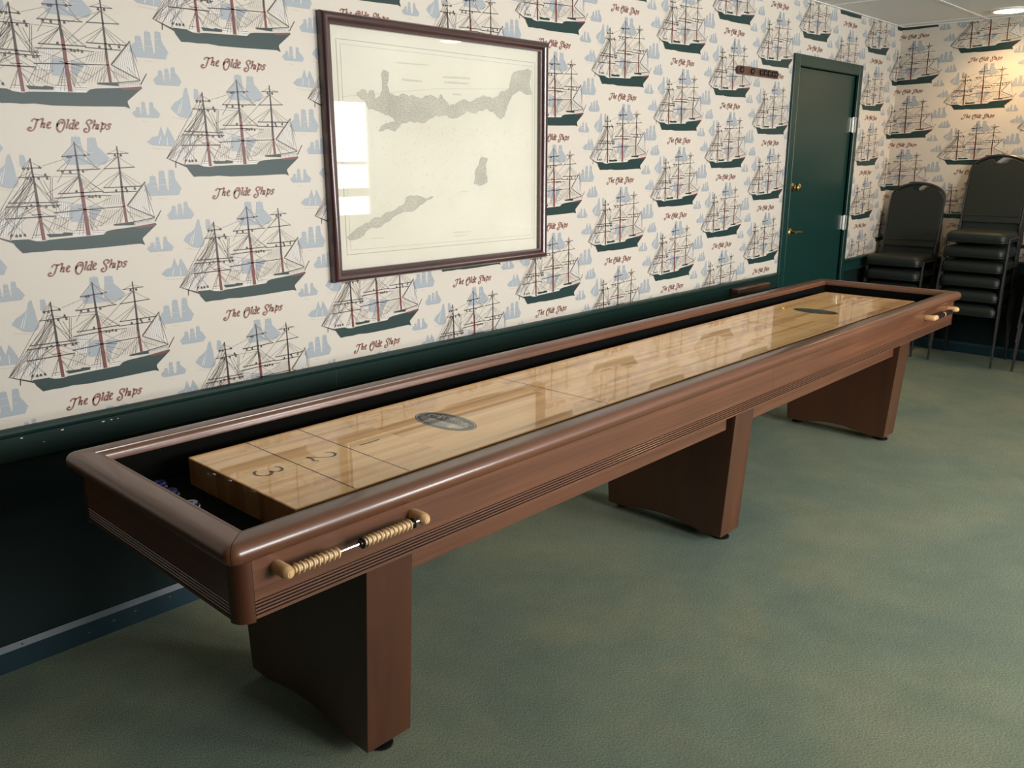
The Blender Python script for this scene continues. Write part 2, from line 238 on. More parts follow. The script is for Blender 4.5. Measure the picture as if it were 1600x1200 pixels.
# ------------------------------------------------------------------ wallpaper motif
MOTIF=json.loads('''{"hull":[[-375.0,40.0],[-365.3,21.1],[-350.4,1.6],[-326.8,2.8],[-296.2,2.0],[-264.8,4.0],[-222.7,0.8],[-186.4,1.1],[-134.4,1.9],[-88.5,3.2],[-49.4,4.7],[-13.5,5.3],[0.9,0.7],[-5.0,16.2],[-4.3,22.4],[27.7,48.2],[43.5,60.7],[42.0,66.0],[-27.4,57.9],[-94.1,52.8],[-110.6,49.2],[-121.1,40.3],[-167.1,38.6],[-210.9,37.3],[-274.7,34.8],[-292.3,31.6],[-312.5,33.4],[-322.3,36.5],[-330.2,40.0],[-371.5,40.5]],"red":[[-25.4,58.2],[-12.1,53.2],[36.9,57.1],[42.7,64.8]],"cabin":[[-87.0,64.3],[-83.3,69.9],[-69.0,70.6],[-25.8,71.9],[-26.1,62.9]],"boat":[[-281.1,51.3],[-237.7,50.1],[-233.0,53.5],[-208.4,50.9],[-211.5,43.3],[-238.7,42.1],[-273.8,41.4]],"lines":[["d",0.8,3.2,[[-436.7,60.9],[-406.4,48.2],[-370.6,33.8]]],["d",1.6,1.2,[[-406.1,47.2],[-408.0,30.3]]],["d",1.6,1.2,[[40.5,71.2],[62.7,104.2]]],["b",1.6,1.6,[[-88.5,67.8],[-29.7,72.4],[39.7,82.3]]],["d",1.6,4.2,[[-296.8,262.8],[-296.2,230.8],[-294.0,192.2],[-293.3,131.9]]],["r",4.4,5.4,[[-293.3,131.9],[-290.2,34.4]]],["d",1.6,5.0,[[-173.6,308.6],[-172.1,258.6],[-170.7,207.9],[-168.7,186.0]]],["r",5.2,6.6,[[-168.7,186.0],[-167.1,112.3],[-165.0,40.4]]],["d",1.6,4.0,[[-52.5,297.4],[-51.5,251.0],[-50.9,191.0],[-51.4,138.0]]],["r",4.2,4.6,[[-51.4,138.0],[-48.5,72.6]]],["d",1.6,1.6,[[-321.8,236.2],[-270.3,236.2]]],["d",1.6,1.6,[[-335.2,210.4],[-251.4,212.0]]],["d",1.8,1.8,[[-368.9,141.8],[-236.7,139.6]]],["d",2,1.6,[[-376.8,131.3],[-232.5,131.4]]],["d",2,2,[[-383.0,98.7],[-293.4,100.4],[-248.6,101.2]]],["d",1.2,1.2,[[-312.8,106.7],[-282.3,107.1]]],["d",1.6,1.4,[[-212.5,267.5],[-132.7,272.0]]],["d",1.8,1.6,[[-230.5,227.7],[-108.3,231.7]]],["d",1.8,1.8,[[-235.3,163.3],[-106.9,166.8]]],["d",1.8,1.8,[[-245.6,151.0],[-149.0,155.4]]],["d",1.4,1.0,[[-149.0,155.4],[-85.8,154.2]]],["d",2,1.5,[[-252.7,110.1],[-168.5,115.3],[-47.6,120.7]]],["d",1.2,1.2,[[-219.4,219.4],[-173.7,218.1]]],["d",1.4,1.4,[[-84.4,275.4],[-19.7,277.2]]],["d",1.6,1.6,[[-99.0,232.0],[-4.9,236.5]]],["d",1.8,1.8,[[-105.6,177.2],[10.3,179.5]]],["d",1.6,1.6,[[-109.1,163.9],[-7.3,164.2]]],["d",2,1.4,[[-39.5,123.4],[21.7,192.3]]],["d",1.4,1.4,[[-41.6,122.3],[39.9,83.9]]],["d",1.1,1.1,[[-186.0,120.5],[-121.2,110.4]]]],"rig":[[[-297.2,260.4],[-320.0,238.0]],[[-296.0,251.7],[-270.1,237.6]],[[-296.6,227.3],[-331.7,212.1]],[[-299.2,208.1],[-367.1,143.5]],[[-299.5,206.4],[-354.2,143.0]],[[-298.0,204.6],[-337.7,144.2]],[[-296.6,202.8],[-328.3,140.3]],[[-297.6,220.3],[-253.0,212.7]],[[-293.5,195.7],[-240.9,133.6]],[[-279.9,202.5],[-245.8,122.9]],[[-269.7,202.3],[-233.3,111.5]],[[-291.3,192.2],[-254.8,134.1]],[[-249.9,210.9],[-259.4,137.8]],[[-245.0,209.0],[-254.8,134.1]],[[-268.0,241.1],[-210.9,258.6]],[[-251.4,212.0],[-174.7,210.2]],[[-174.1,305.1],[-211.3,268.5]],[[-174.1,305.1],[-134.5,272.3]],[[-173.3,305.1],[-117.4,232.9]],[[-175.7,272.9],[-228.6,228.4]],[[-172.8,267.5],[-110.1,232.1]],[[-170.9,211.6],[-233.5,164.0]],[[-170.9,211.6],[-223.1,163.7]],[[-172.9,209.8],[-208.8,165.1]],[[-174.9,208.0],[-255.2,130.5]],[[-169.6,207.9],[-106.8,167.9]],[[-168.2,204.2],[-129.2,166.6]],[[-168.2,218.8],[-114.0,170.0]],[[-168.7,200.6],[-143.9,167.0]],[[-174.5,211.6],[-268.1,163.2]],[[-189.8,258.6],[-233.0,194.6]],[[-52.8,288.1],[-82.6,275.1]],[[-51.4,284.4],[-20.8,277.9]],[[-51.7,265.9],[-6.9,236.5]],[[-52.8,265.9],[-97.0,232.7]],[[-50.8,224.9],[14.3,180.2]],[[-51.2,221.1],[-5.7,178.7]],[[-53.4,219.3],[-103.5,179.0]],[[-53.4,219.3],[-90.4,178.7]],[[-48.9,273.3],[-165.2,171.3]],[[-50.8,224.9],[-143.4,170.7]],[[-48.3,213.6],[-21.3,179.0]],[[-55.5,265.9],[-151.1,225.9]],[[-163.4,156.5],[-229.4,114.9]],[[-163.8,152.9],[-106.3,109.7]],[[-160.7,149.1],[-115.8,155.1]],[[-167.1,127.1],[-246.5,144.6]],[[-164.4,119.6],[-86.7,146.7]],[[-289.3,131.8],[-244.2,108.3]],[[-293.6,124.8],[-343.4,102.1]],[[-290.7,146.1],[-348.9,134.0]],[[-294.0,96.1],[-321.8,40.1]],[[-294.0,96.1],[-311.3,43.0]],[[-291.6,88.8],[-255.7,46.8]],[[-289.9,88.7],[-266.5,43.8]],[[-287.2,95.8],[-208.6,55.0]],[[-173.0,108.8],[-197.9,54.4]],[[-173.0,108.8],[-192.1,42.8]],[[-169.8,105.0],[-181.3,42.2]],[[-163.5,97.3],[-135.5,54.5]],[[-163.5,97.3],[-150.7,51.6]],[[-159.8,97.1],[-118.3,72.5]],[[-49.8,118.8],[-80.5,70.5]],[[-49.0,115.0],[-68.8,71.8]],[[-46.3,114.9],[-21.9,71.3]],[[-45.3,107.1],[7.2,81.5]],[[-168.9,112.4],[-97.7,86.6]],[[-51.2,122.7],[-126.7,65.3]],[[21.6,191.6],[27.9,104.1]],[[19.0,185.8],[39.9,83.9]],[[3.6,120.6],[37.8,84.0]],[[22.1,178.1],[37.4,135.0]],[[-381.6,96.9],[-364.0,71.3]],[[-373.1,100.0],[-334.1,48.1]],[[-340.6,98.4],[-382.6,54.7]],[[-326.9,101.3],[-378.9,58.0]],[[-377.0,129.9],[-381.4,98.6]],[[-370.6,129.6],[-376.5,98.4]],[[-355.9,130.1],[-350.4,98.9]],[[-346.1,130.4],[-368.3,99.8]],[[-339.3,131.9],[-297.4,96.3]],[[-248.6,101.2],[-275.0,58.9]],[[-247.7,108.4],[-219.0,85.2]],[[-253.0,94.2],[-203.5,95.4]],[[-203.5,95.4],[-249.9,64.8]],[[-302.7,181.8],[-350.8,120.1]],[[-291.2,117.5],[-249.6,94.0]],[[-299.0,204.6],[-433.5,59.9]],[[-299.0,204.6],[-425.5,56.6]],[[-296.6,227.3],[-433.5,59.9]],[[-296.6,227.3],[-406.4,48.2]],[[-296.4,174.6],[-433.5,59.9]],[[-296.4,174.6],[-378.5,39.1]],[[-292.2,135.5],[-433.5,59.9]],[[-292.2,135.5],[-425.5,56.6]],[[-297.5,195.8],[-433.5,59.9]],[[-297.5,195.8],[-406.4,48.2]],[[-297.4,258.7],[-433.5,59.9]],[[-297.4,258.7],[-378.5,39.1]]],"sv":[[[-385.9,128.6],[-414.3,56.5]],[[-380.9,128.7],[-407.6,55.8]],[[-375.8,128.7],[-400.9,55.0]],[[-370.8,128.8],[-394.2,54.3]],[[-365.8,128.8],[-387.5,53.5]],[[-360.8,128.9],[-380.8,52.8]],[[-355.7,129.0],[-374.1,52.1]],[[-350.7,129.0],[-367.4,51.3]],[[-345.7,129.1],[-360.7,50.6]],[[-340.6,129.1],[-354.0,49.8]],[[-335.6,129.2],[-347.3,49.1]],[[-236.1,150.0],[-245.7,114.4]],[[-230.8,150.5],[-240.1,111.9]],[[-225.5,151.0],[-234.4,109.4]],[[-220.1,151.5],[-228.8,106.8]],[[-214.8,152.0],[-223.2,104.3]],[[-209.4,152.5],[-217.6,101.7]],[[-204.1,153.0],[-211.9,99.2]],[[-198.8,153.5],[-206.3,96.7]],[[-244.2,108.6],[-260.8,61.5]],[[-237.1,108.8],[-253.8,60.5]],[[-230.0,109.2],[-247.0,59.5]],[[-222.9,109.4],[-240.0,58.4]],[[-215.8,109.8],[-233.2,57.4]],[[-208.7,110.0],[-226.2,56.4]],[[-97.8,155.0],[-112.0,125.3]],[[-91.5,155.5],[-104.6,125.5]],[[-85.3,156.0],[-97.2,125.7]],[[-79.0,156.5],[-89.8,125.9]],[[-72.8,157.1],[-82.5,126.0]],[[-66.5,157.6],[-75.1,126.2]],[[-60.3,158.1],[-67.7,126.4]],[[-54.0,158.6],[-60.3,126.6]],[[-110.6,110.3],[-137.2,66.6]],[[-104.2,110.9],[-128.7,67.4]],[[-97.7,111.5],[-120.2,68.2]],[[-91.3,112.1],[-111.7,69.0]],[[-84.9,112.6],[-103.2,69.8]],[[-78.5,113.2],[-94.6,70.7]],[[-72.1,113.8],[-86.1,71.5]],[[-65.6,114.4],[-77.6,72.3]],[[-59.2,115.0],[-69.1,73.1]],[[-27.6,139.7],[-36.6,84.0]],[[-22.7,144.6],[-29.3,84.5]],[[-17.8,149.4],[-22.1,84.9]],[[-12.9,154.3],[-14.9,85.3]],[[-8.0,159.1],[-7.6,85.8]],[[-3.1,164.0],[-0.4,86.2]],[[1.8,168.8],[6.9,86.7]],[[6.7,173.7],[14.1,87.1]],[[11.6,178.5],[21.3,87.5]],[[16.5,183.4],[28.6,88.0]],[[-151.2,111.9],[-156.2,59.0]],[[-144.6,112.1],[-154.6,57.9]],[[-138.2,112.2],[-152.8,56.9]],[[-131.6,112.4],[-151.2,55.8]]],"pale":[[[-208.7,40.2],[-201.5,54.6],[-179.4,57.0],[-174.3,39.8]],[[-150.3,40.2],[-146.4,57.0],[-116.4,57.2],[-122.2,40.4]],[[-320.3,38.2],[-317.2,48.8],[-293.4,49.2],[-293.7,33.9]],[[-25.1,60.9],[-22.2,69.3],[35.2,78.2],[37.9,66.2]],[[-31.4,125.8],[20.9,185.8],[25.3,135.4],[38.3,87.9],[-32.3,118.1]],[[-388.9,125.2],[-336.8,126.5],[-345.2,52.4],[-411.5,54.8]],[[-239.1,148.0],[-196.3,152.0],[-210.6,95.8],[-249.6,94.0]]],"dk":[[1.3,[-205.6,56.0],[-174.1,56.0]],[0.7,[-205.8,49.3],[-173.2,48.8]],[1.3,[-147.6,52.5],[-117.6,53.4]],[0.7,[-148.3,46.9],[-120.3,46.7]],[1.3,[-317.8,50.0],[-292.6,49.8]],[0.7,[-318.6,43.5],[-293.6,42.6]],[1,[-191.3,78.2],[-176.7,79.3]],[1,[-192.2,70.8],[-175.8,71.8]],[0.8,[-194.8,64.6],[-175.5,65.0]],[0.8,[-143.4,66.3],[-122.7,67.0]],[0.8,[-22.9,69.4],[35.1,77.4]]],"railing":[[[-22.9,69.4],[-23.1,60.8]],[[-17.7,70.1],[-17.8,61.4]],[[-12.5,70.8],[-12.4,61.9]],[[-7.3,71.5],[-7.1,62.5]],[[-2.0,72.3],[-1.7,63.1]],[[3.2,73.0],[3.7,63.6]],[[8.5,73.7],[9.1,64.2]],[[13.8,74.5],[14.5,64.8]],[[19.1,75.2],[20.0,65.3]],[[24.4,75.9],[25.4,65.9]],[[29.7,76.7],[30.9,66.5]],[[35.1,77.4],[36.4,67.1]]],"blobs":[[-310.8,208.3],[-302.1,206.4],[-281.8,207.8],[-262.7,217.1],[-258.9,207.5],[-323.4,127.1],[-311.0,132.6],[-289.3,131.8],[-271.9,129.3],[-251.4,127.8],[-241.4,130.0],[-317.2,234.5],[-305.6,234.4],[-275.2,237.6],[-195.9,266.4],[-188.7,267.2],[-148.4,270.8],[-194.2,224.1],[-215.1,225.8],[-158.3,225.9],[-183.5,168.8],[-149.2,153.1],[-140.2,152.1],[-130.7,154.1],[-119.8,152.2],[-69.0,168.1],[-39.4,174.5],[-36.5,166.1],[-12.2,173.1],[-60.5,271.4],[-43.4,271.5],[-373.0,53.4],[-360.2,51.2],[-350.3,51.3],[-338.6,52.0]],"blue":[[[-213.5,265.0],[-193.5,285.3],[-184.0,290.7],[-171.7,304.4],[-166.2,319.4],[-160.0,326.6],[-154.4,320.3],[-152.0,310.7],[-147.3,300.0],[-124.2,296.7],[-120.2,323.1],[-111.0,321.1],[-105.2,302.3],[-101.7,285.9],[-76.0,267.7],[-97.1,247.5],[-134.4,244.0],[-170.0,247.0],[-183.3,254.3]],[[-407.0,209.2],[-392.2,226.6],[-377.8,234.0],[-362.8,245.1],[-356.5,266.6],[-350.3,274.2],[-345.7,270.9],[-344.3,255.9],[-341.0,242.4],[-339.1,217.7],[-335.0,196.4],[-339.9,185.8],[-357.8,180.4],[-379.3,185.4],[-395.9,199.3]],[[-322.9,272.0],[-311.3,271.0],[-308.8,257.2],[-312.1,238.7],[-326.6,240.6]],[[24.4,216.5],[42.6,218.2],[49.4,232.3],[57.8,227.6],[63.7,207.5],[75.9,206.1],[82.3,227.4],[90.1,223.4],[99.1,203.8],[116.7,199.6],[138.6,179.4],[122.2,152.8],[67.5,148.9],[15.0,150.5]],[[78.9,93.2],[101.2,113.7],[109.7,122.6],[115.9,113.1],[126.7,114.7],[131.3,125.8],[135.3,115.6],[144.0,116.1],[149.0,131.2],[151.6,115.0],[158.7,112.7],[172.5,89.8],[161.4,75.2],[122.3,73.1],[93.3,79.3]],[[4.0,-11.0],[22.2,5.6],[31.3,24.9],[39.4,23.6],[42.5,7.4],[52.7,5.5],[60.1,23.9],[66.6,6.6],[80.7,0.8],[93.8,-3.4],[73.8,-24.3],[7.5,-23.6]],[[41.6,-95.6],[59.2,-80.9],[78.7,-76.5],[90.4,-47.2],[98.1,-75.4],[101.7,-73.6],[110.8,-48.9],[120.6,-67.0],[131.8,-93.0],[120.6,-108.6],[56.6,-105.2]],[[-204.6,128.6],[-170.2,130.9],[-175.7,81.1],[-209.5,81.7],[-211.0,106.8]],[[-152.5,126.6],[-112.3,122.0],[-125.8,103.0],[-143.1,83.2],[-156.2,96.9]]],"slit":[[[52.4,196.8],[49.5,156.1]],[[85.1,196.2],[84.7,155.1]],[[63.3,184.9],[61.3,151.8]],[[115.6,110.4],[114.6,80.3]],[[132.6,109.7],[131.6,79.5]],[[37.3,4.6],[35.9,-19.4]],[[57.9,3.2],[58.1,-21.1]],[[85.8,-78.4],[78.1,-102.4]],[[106.4,-78.2],[105.8,-105.1]],[[-364.6,237.9],[-378.0,194.9]],[[-374.0,224.2],[-384.6,195.9]],[[-146.6,291.0],[-155.4,249.5]],[[-112.1,291.3],[-115.4,249.4]]],"tan":[[[55.6,-113.8],[121.9,-117.1]],[[60.5,141.3],[82.9,138.2]],[[33.1,-33.2],[49.3,-36.6]],[[-404.7,183.8],[-345.0,173.2]],[[-174.4,240.6],[-105.4,240.1]]],"text":[[[-278.4,-44.8],[-277.8,-41.5],[-272.8,-37.6],[-265.5,-38.7],[-259.0,-39.0],[-256.0,-37.4]],[[-263.2,-38.0],[-267.9,-49.3],[-274.8,-63.4],[-280.7,-68.5],[-287.2,-69.1],[-291.0,-65.3],[-288.9,-61.0],[-284.8,-60.5],[-283.7,-63.6]],[[-255.7,-37.8],[-249.3,-36.0],[-250.8,-43.0],[-254.8,-53.8],[-257.6,-60.3]],[[-254.6,-51.9],[-249.0,-48.0],[-246.3,-49.1],[-248.1,-54.6],[-249.9,-59.7],[-246.1,-59.2]],[[-239.3,-54.0],[-233.2,-50.9],[-230.7,-46.3],[-233.6,-44.9],[-237.7,-48.5],[-240.1,-55.4],[-238.3,-60.6],[-234.1,-60.5],[-230.4,-58.0]],[[-196.9,-37.1],[-202.7,-37.7],[-209.0,-44.2],[-214.0,-54.7],[-213.9,-64.5],[-209.9,-70.3],[-203.9,-69.2],[-197.8,-62.1],[-192.8,-51.2],[-191.7,-42.3],[-194.0,-37.8],[-197.8,-37.2]],[[-212.0,-46.8],[-213.3,-56.6]],[[-208.7,-50.6],[-204.1,-45.2],[-199.3,-43.9],[-198.1,-46.6],[-200.7,-49.0]],[[-184.9,-38.1],[-180.3,-37.0],[-184.2,-48.0],[-189.1,-61.3]],[[-169.6,-38.3],[-164.0,-37.5],[-167.6,-47.5],[-173.3,-61.0],[-168.1,-60.8]],[[-169.2,-47.0],[-175.8,-47.9],[-180.3,-55.8],[-179.6,-61.1],[-174.2,-58.6]],[[-163.6,-53.4],[-156.8,-49.8],[-154.2,-45.0],[-157.6,-43.1],[-162.0,-48.0],[-164.4,-56.0],[-162.6,-61.1],[-158.2,-61.0],[-154.7,-58.5]],[[-121.5,-44.8],[-118.1,-45.6],[-114.7,-41.0],[-117.5,-37.1],[-123.8,-35.7],[-129.4,-39.1],[-130.6,-45.1],[-126.4,-51.8],[-124.7,-59.8],[-128.5,-67.5],[-135.4,-70.5],[-140.6,-66.8],[-139.5,-61.4],[-134.9,-60.1],[-133.6,-62.8]],[[-109.6,-36.5],[-107.0,-38.4],[-110.7,-48.6],[-116.3,-60.4]],[[-111.9,-51.4],[-105.5,-47.6],[-102.6,-49.2],[-105.0,-55.3],[-106.8,-60.2],[-102.8,-59.3]],[[-97.0,-46.6],[-99.6,-54.8],[-101.9,-60.1],[-98.1,-59.2]],[[-89.5,-42.7],[-85.5,-44.3],[-89.4,-55.5],[-94.8,-69.3]],[[-87.2,-47.9],[-80.5,-45.3],[-77.4,-48.9],[-80.8,-56.7],[-87.1,-60.1],[-89.7,-58.2]],[[-61.5,-48.7],[-64.4,-44.9],[-69.1,-46.2],[-70.1,-50.3],[-66.8,-54.3],[-68.2,-58.9],[-73.4,-61.0],[-76.9,-58.7]]]}''')
def strip2(pts, w0, w1=None):
    """quads along a 2D polyline (mm)"""
    w1=w0 if w1 is None else w1; P=[Vector((p[0],p[1])) for p in pts]; n=len(P); qs=[]; ed=[]
    for i,p in enumerate(P):
        t=(P[min(i+1,n-1)]-P[max(i-1,0)])
        if t.length<1e-6: t=Vector((1,0))
        t.normalize(); nn=Vector((-t.y,t.x)); ww=(w0+(w1-w0)*i/(n-1))/2; ed.append((p+nn*ww,p-nn*ww))
    for a,b in zip(ed,ed[1:]): qs.append([a[0],a[1],b[1],b[0]])
    return qs
def nib(pts, wmin, wmax, ang=0.7, n=5):
    P=smooth_path([(p[0],p[1],0) for p in pts],n); qs=[]; ed=[]
    for i,p in enumerate(P):
        t=(P[min(i+1,len(P)-1)]-P[max(i-1,0)]); t=Vector((t.x,t.y)); t=t.normalized() if t.length>1e-6 else Vector((1,0))
        nn=Vector((-t.y,t.x)); th=math.atan2(t.y,t.x); ww=(wmin+(wmax-wmin)*abs(math.sin(th-ang)))/2
        q=Vector((p.x,p.y)); ed.append((q+nn*ww,q-nn*ww))
    for a,b in zip(ed,ed[1:]): qs.append([a[0],a[1],b[1],b[0]])
    return qs
motif=[]       # (mat index, layer, polygon in mm)
for pg in MOTIF['pale']: motif.append((2,1,pg))
def sail_ship(x0,x1,z0,z1,masts,flip=False):
    # pale blue background ship: hull, stacked square sails, jib and spanker
    w_,h_=x1-x0,z1-z0
    def X(u): return x1-u*w_ if flip else x0+u*w_
    def Z(v_): return z0+v_*h_
    out=[(2.0,[(X(.10),Z(0)),(X(.88),Z(0)),(X(.97),Z(.19)),(X(.5),Z(.16)),(X(.03),Z(.20))])]
    sp=min([.30]+[abs(b[0]-a[0]) for a,b in zip(masts,masts[1:])])*.97
    for u,ht in masts:
        out.append((2.2,[(X(u-.009),Z(.1)),(X(u+.009),Z(.1)),(X(u+.005),Z(ht+.06)),(X(u-.005),Z(ht+.06))]))
        lv=3; zb=.15
        for k in range(lv):
            zt=zb+(ht-.15)/lv; wa=.5*sp*(1-.15*k); wb_=wa*.84
            out.append((2.4,[(X(u-wa),Z(zb+.008)),(X(u),Z(zb+.02)),(X(u+wa),Z(zb+.008)),(X(u+wb_+.005),Z((zb+zt)/2)),(X(u+wb_),Z(zt)),(X(u-wb_),Z(zt)),(X(u-wb_-.01),Z((zb+zt)/2))])); zb=zt
    u0,h0=masts[0]; out.append((2.6,[(X(0),Z(.22)),(X(u0-.02),Z(.17)),(X(u0-.01),Z(h0*.85))]))
    u1,h1=masts[-1]; out.append((2.6,[(X(u1+.02),Z(.16)),(X(1.0),Z(.20)),(X(min(.97,u1+.15)),Z(h1*.60)),(X(u1+.02),Z(h1*.78))]))
    return out
def bb(pg): return min(p[0] for p in pg),max(p[0] for p in pg),min(p[1] for p in pg),max(p[1] for p in pg)
BL=MOTIF['blue']
for idx,masts,fl_ in ((0,((.34,.95),(.66,.93)),False),(3,((.24,.93),(.50,.90),(.74,.72)),True),(4,((.28,.72),(.50,.84),(.72,.93)),False),(5,((.30,.92),(.58,.94),(.78,.6)),True)):
    for ly_,pg in sail_ship(*bb(BL[idx]),masts,fl_): motif.append((1,ly_,pg))
for idx in (1,2,6,7,8): motif.append((1,2,BL[idx]))
for pg in MOTIF['slit'][7:11]:
    for q in strip2(pg,1.3,2.2): motif.append((2,3,q))
for pg in MOTIF['tan']:
    for q in strip2(pg,1.6): motif.append((3,3,q))
for pg in MOTIF['sv']:
    for q in strip2(pg,0.75): motif.append((5,4,q))
for pg in MOTIF['rig']:
    for q in strip2(pg,1.0): motif.append((4,5,q))
motif.append((6,6,MOTIF['hull']))
motif.append((8,7,MOTIF['red'])); motif.append((6,7,MOTIF['cabin'])); motif.append((6,7,MOTIF['boat']))
for d in MOTIF['dk']:
    for q in strip2(d[1:],d[0]): motif.append((7,7,q))
for pg in MOTIF['railing']:
    for q in strip2(pg,0.6): motif.append((7,7,q))
for k,w0,w1,pg in MOTIF['lines']:
    for q in strip2(pg,w0*1.65,w1*1.65): motif.append((8 if k=='r' else 7,8,q))
for x,y in MOTIF['blobs']:
    motif.append((7,9,[(x-3.6,y-4.4),(x-.8,y-1.4),(x+.7,y-4.7),(x+3.3,y-3.3),(x+2.2,y+3.4),(x,y+4.4),(x-2.2,y+2.2)]))
for st in MOTIF['text']:
    for q in nib(st,2.6,5.8): motif.append((9,8,q))
def tri_poly(pg):
    from mathutils.geometry import tessellate_polygon
    return [[pg[i] for i in t] for t in tessellate_polygon([[Vector((p[0],p[1],0)) for p in pg]])]
mflat=[]
for mi,ly,pg in motif:
    if len(pg)>4:
        for t in tri_poly(pg): mflat.append((mi,ly,[(p[0]/1000,p[1]/1000) for p in t]))
    else: mflat.append((mi,ly,[(p[0]/1000,p[1]/1000) for p in pg]))
def paper_wall(mb, anchors, to3d, clips, holes):
    """adds the printed motif; clips = (umin,umax,zmin,zmax)"""
    bm=bmesh.new(); lay={}
    u0,u1,z0,z1=clips
    for (au,az) in anchors:
        if au+0.36<u0 or au-0.46>u1: continue
        for mi,ly,pg in mflat:
            P=[(au+p[0],az+p[1]) for p in pg]
            if max(p[0] for p in P)<u0 or min(p[0] for p in P)>u1 or max(p[1] for p in P)<z0 or min(p[1] for p in P)>z1: continue
            vs=[bm.verts.new((p[0],ly*0.00015+0.0001,p[1])) for p in P]
            f=bm.faces.new(vs); f.material_index=mi
    def cut(co,no,clear_outer):
        g=bm.verts[:]+bm.edges[:]+bm.faces[:]
        bmesh.ops.bisect_plane(bm,geom=g,plane_co=co,plane_no=no,clear_outer=clear_outer)
    cut((u0,0,0),(-1,0,0),True); cut((u1,0,0),(1,0,0),True); cut((0,0,z0),(0,0,-1),True); cut((0,0,z1),(0,0,1),True)
    for (a,b,c,d) in holes:
        cut((a,0,0),(1,0,0),False); cut((b,0,0),(1,0,0),False); cut((0,0,d),(0,0,1),False)
        dead=[f for f in bm.faces if a<f.calc_center_median().x<b and c<f.calc_center_median().z<d]
        bmesh.ops.delete(bm,geom=dead,context='FACES')
    for f in bm.faces:
        pts=[to3d(v.co.x,v.co.z,v.co.y) for v in f.verts]
        mb.face(pts,f.material_index)
    bm.free()

XE=7.313; H=2.490; XN=-3.0
RAILZ=0.70
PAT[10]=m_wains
# ---- left wall (y = 0), door opening cut out
DX0,DX1,DZ=5.566,6.522,2.083
wl=MB()
def quadL(x0,x1,z0,z1,m): wl.face([(x0,0,z0),(x1,0,z0),(x1,0,z1),(x0,0,z1)],m)
quadL(XN,DX0,RAILZ,H,0); quadL(DX1,XE,RAILZ,H,0); quadL(DX0,DX1,DZ,H,0)
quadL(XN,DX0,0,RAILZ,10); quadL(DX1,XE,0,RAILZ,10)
wl.face([(XN,.15,0),(XN,.15,H),(XE+.15,.15,H),(XE+.15,.15,0)],0)
for (a,b,c,d) in (((DX0,0,0),(DX0,.15,0),(DX0,.15,DZ),(DX0,0,DZ)),((DX1,0,0),(DX1,0,DZ),(DX1,.15,DZ),(DX1,.15,0)),((DX0,0,DZ),(DX0,.15,DZ),(DX1,.15,DZ),(DX1,0,DZ))): wl.face([a,b,c,d],10)
AX,AZ,CW,PZ=1.1736,1.6474,0.53298,0.40613
anch=[]
for i in range(-2,13):
    for j in range(-12,8):
        anch.append((AX+CW*i, AZ+0.5*PZ*i+PZ*j))
anch=[(a,b) for a,b in anch if RAILZ-.30<b<H+.10]
paper_wall(wl,anch,lambda u,z,d:(u,-d,z),(0.2,XE,0.735,H),[(DX0-.06,DX1+.03,-1,DZ+.04)])
o=wl.build('wall_left',PAT); tag(o,kind='structure')
# ---- end wall (x = XE)
wb=MB()
wb.face([(XE,0,RAILZ),(XE,YW,RAILZ),(XE,YW,H),(XE,0,H)],0)
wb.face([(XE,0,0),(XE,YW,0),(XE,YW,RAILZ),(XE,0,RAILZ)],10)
wb.face([(XE+.15,.15,0),(XE+.15,.15,H),(XE+.15,YW,H),(XE+.15,YW,0)],0)
anch=[]
for i in range(0,5):
    for j in range(-6,6):
        anch.append((0.268+0.5335*i, 2.060+0.5*PZ*i+PZ*j))
anch=[(a,b) for a,b in anch if RAILZ-.30<b<H+.10]
paper_wall(wb,anch,lambda u,z,d:(XE-d,-u,z),(0,2.6,0.735,H),[])
tag(wb.build('wall_back',PAT),kind='structure')
# ---- wall with the windows, behind the camera
wr=MB(); xs=[XN]+[q for ab in WINS for q in ab]+[XE+.15]
for i in range(len(xs)-1):
    if i%2==0: wr.box(xs[i],xs[i+1],YW-.15,YW,0,H)
    else: wr.box(xs[i],xs[i+1],YW-.15,YW,0,WZ0); wr.box(xs[i],xs[i+1],YW-.15,YW,WZ1,H)
tag(wr.build('wall_right',m_plain),kind='structure')
wf=MB(); wf.box(XN-.15,XN,YW-.15,.15,0,H); tag(wf.build('wall_front',m_tan),kind='structure')
fl=MB(); fl.face([(XN,YW,0),(XE,YW,0),(XE,0,0),(XN,0,0)]); tag(fl.build('floor',m_carpet),kind='structure')
ce=MB(); ce.face([(XN,YW,H),(XN,0,H),(XE,0,H),(XE,YW,H)],0)
ce.box(XN,XE,YW,0,H+.02,H+.05,0)
for x in [5.95-1.22*k for k in range(-1,7)]: 
    if x<XE: ce.box(x-.011,x+.011,YW,0,H-.003,H+.001,1)
for k in range(1,9): ce.box(XN,XE,-.605*k-.011,-.605*k+.011,H-.0035,H+.0005,1)
ce.box(XN,XE,-.022,-.002,H-.004,H+.0005,1); ce.box(XE-.022,XE-.002,YW,0,H-.0045,H+.0005,1)
tag(ce.build('ceiling',[m_ceil,m_grid]),kind='structure')
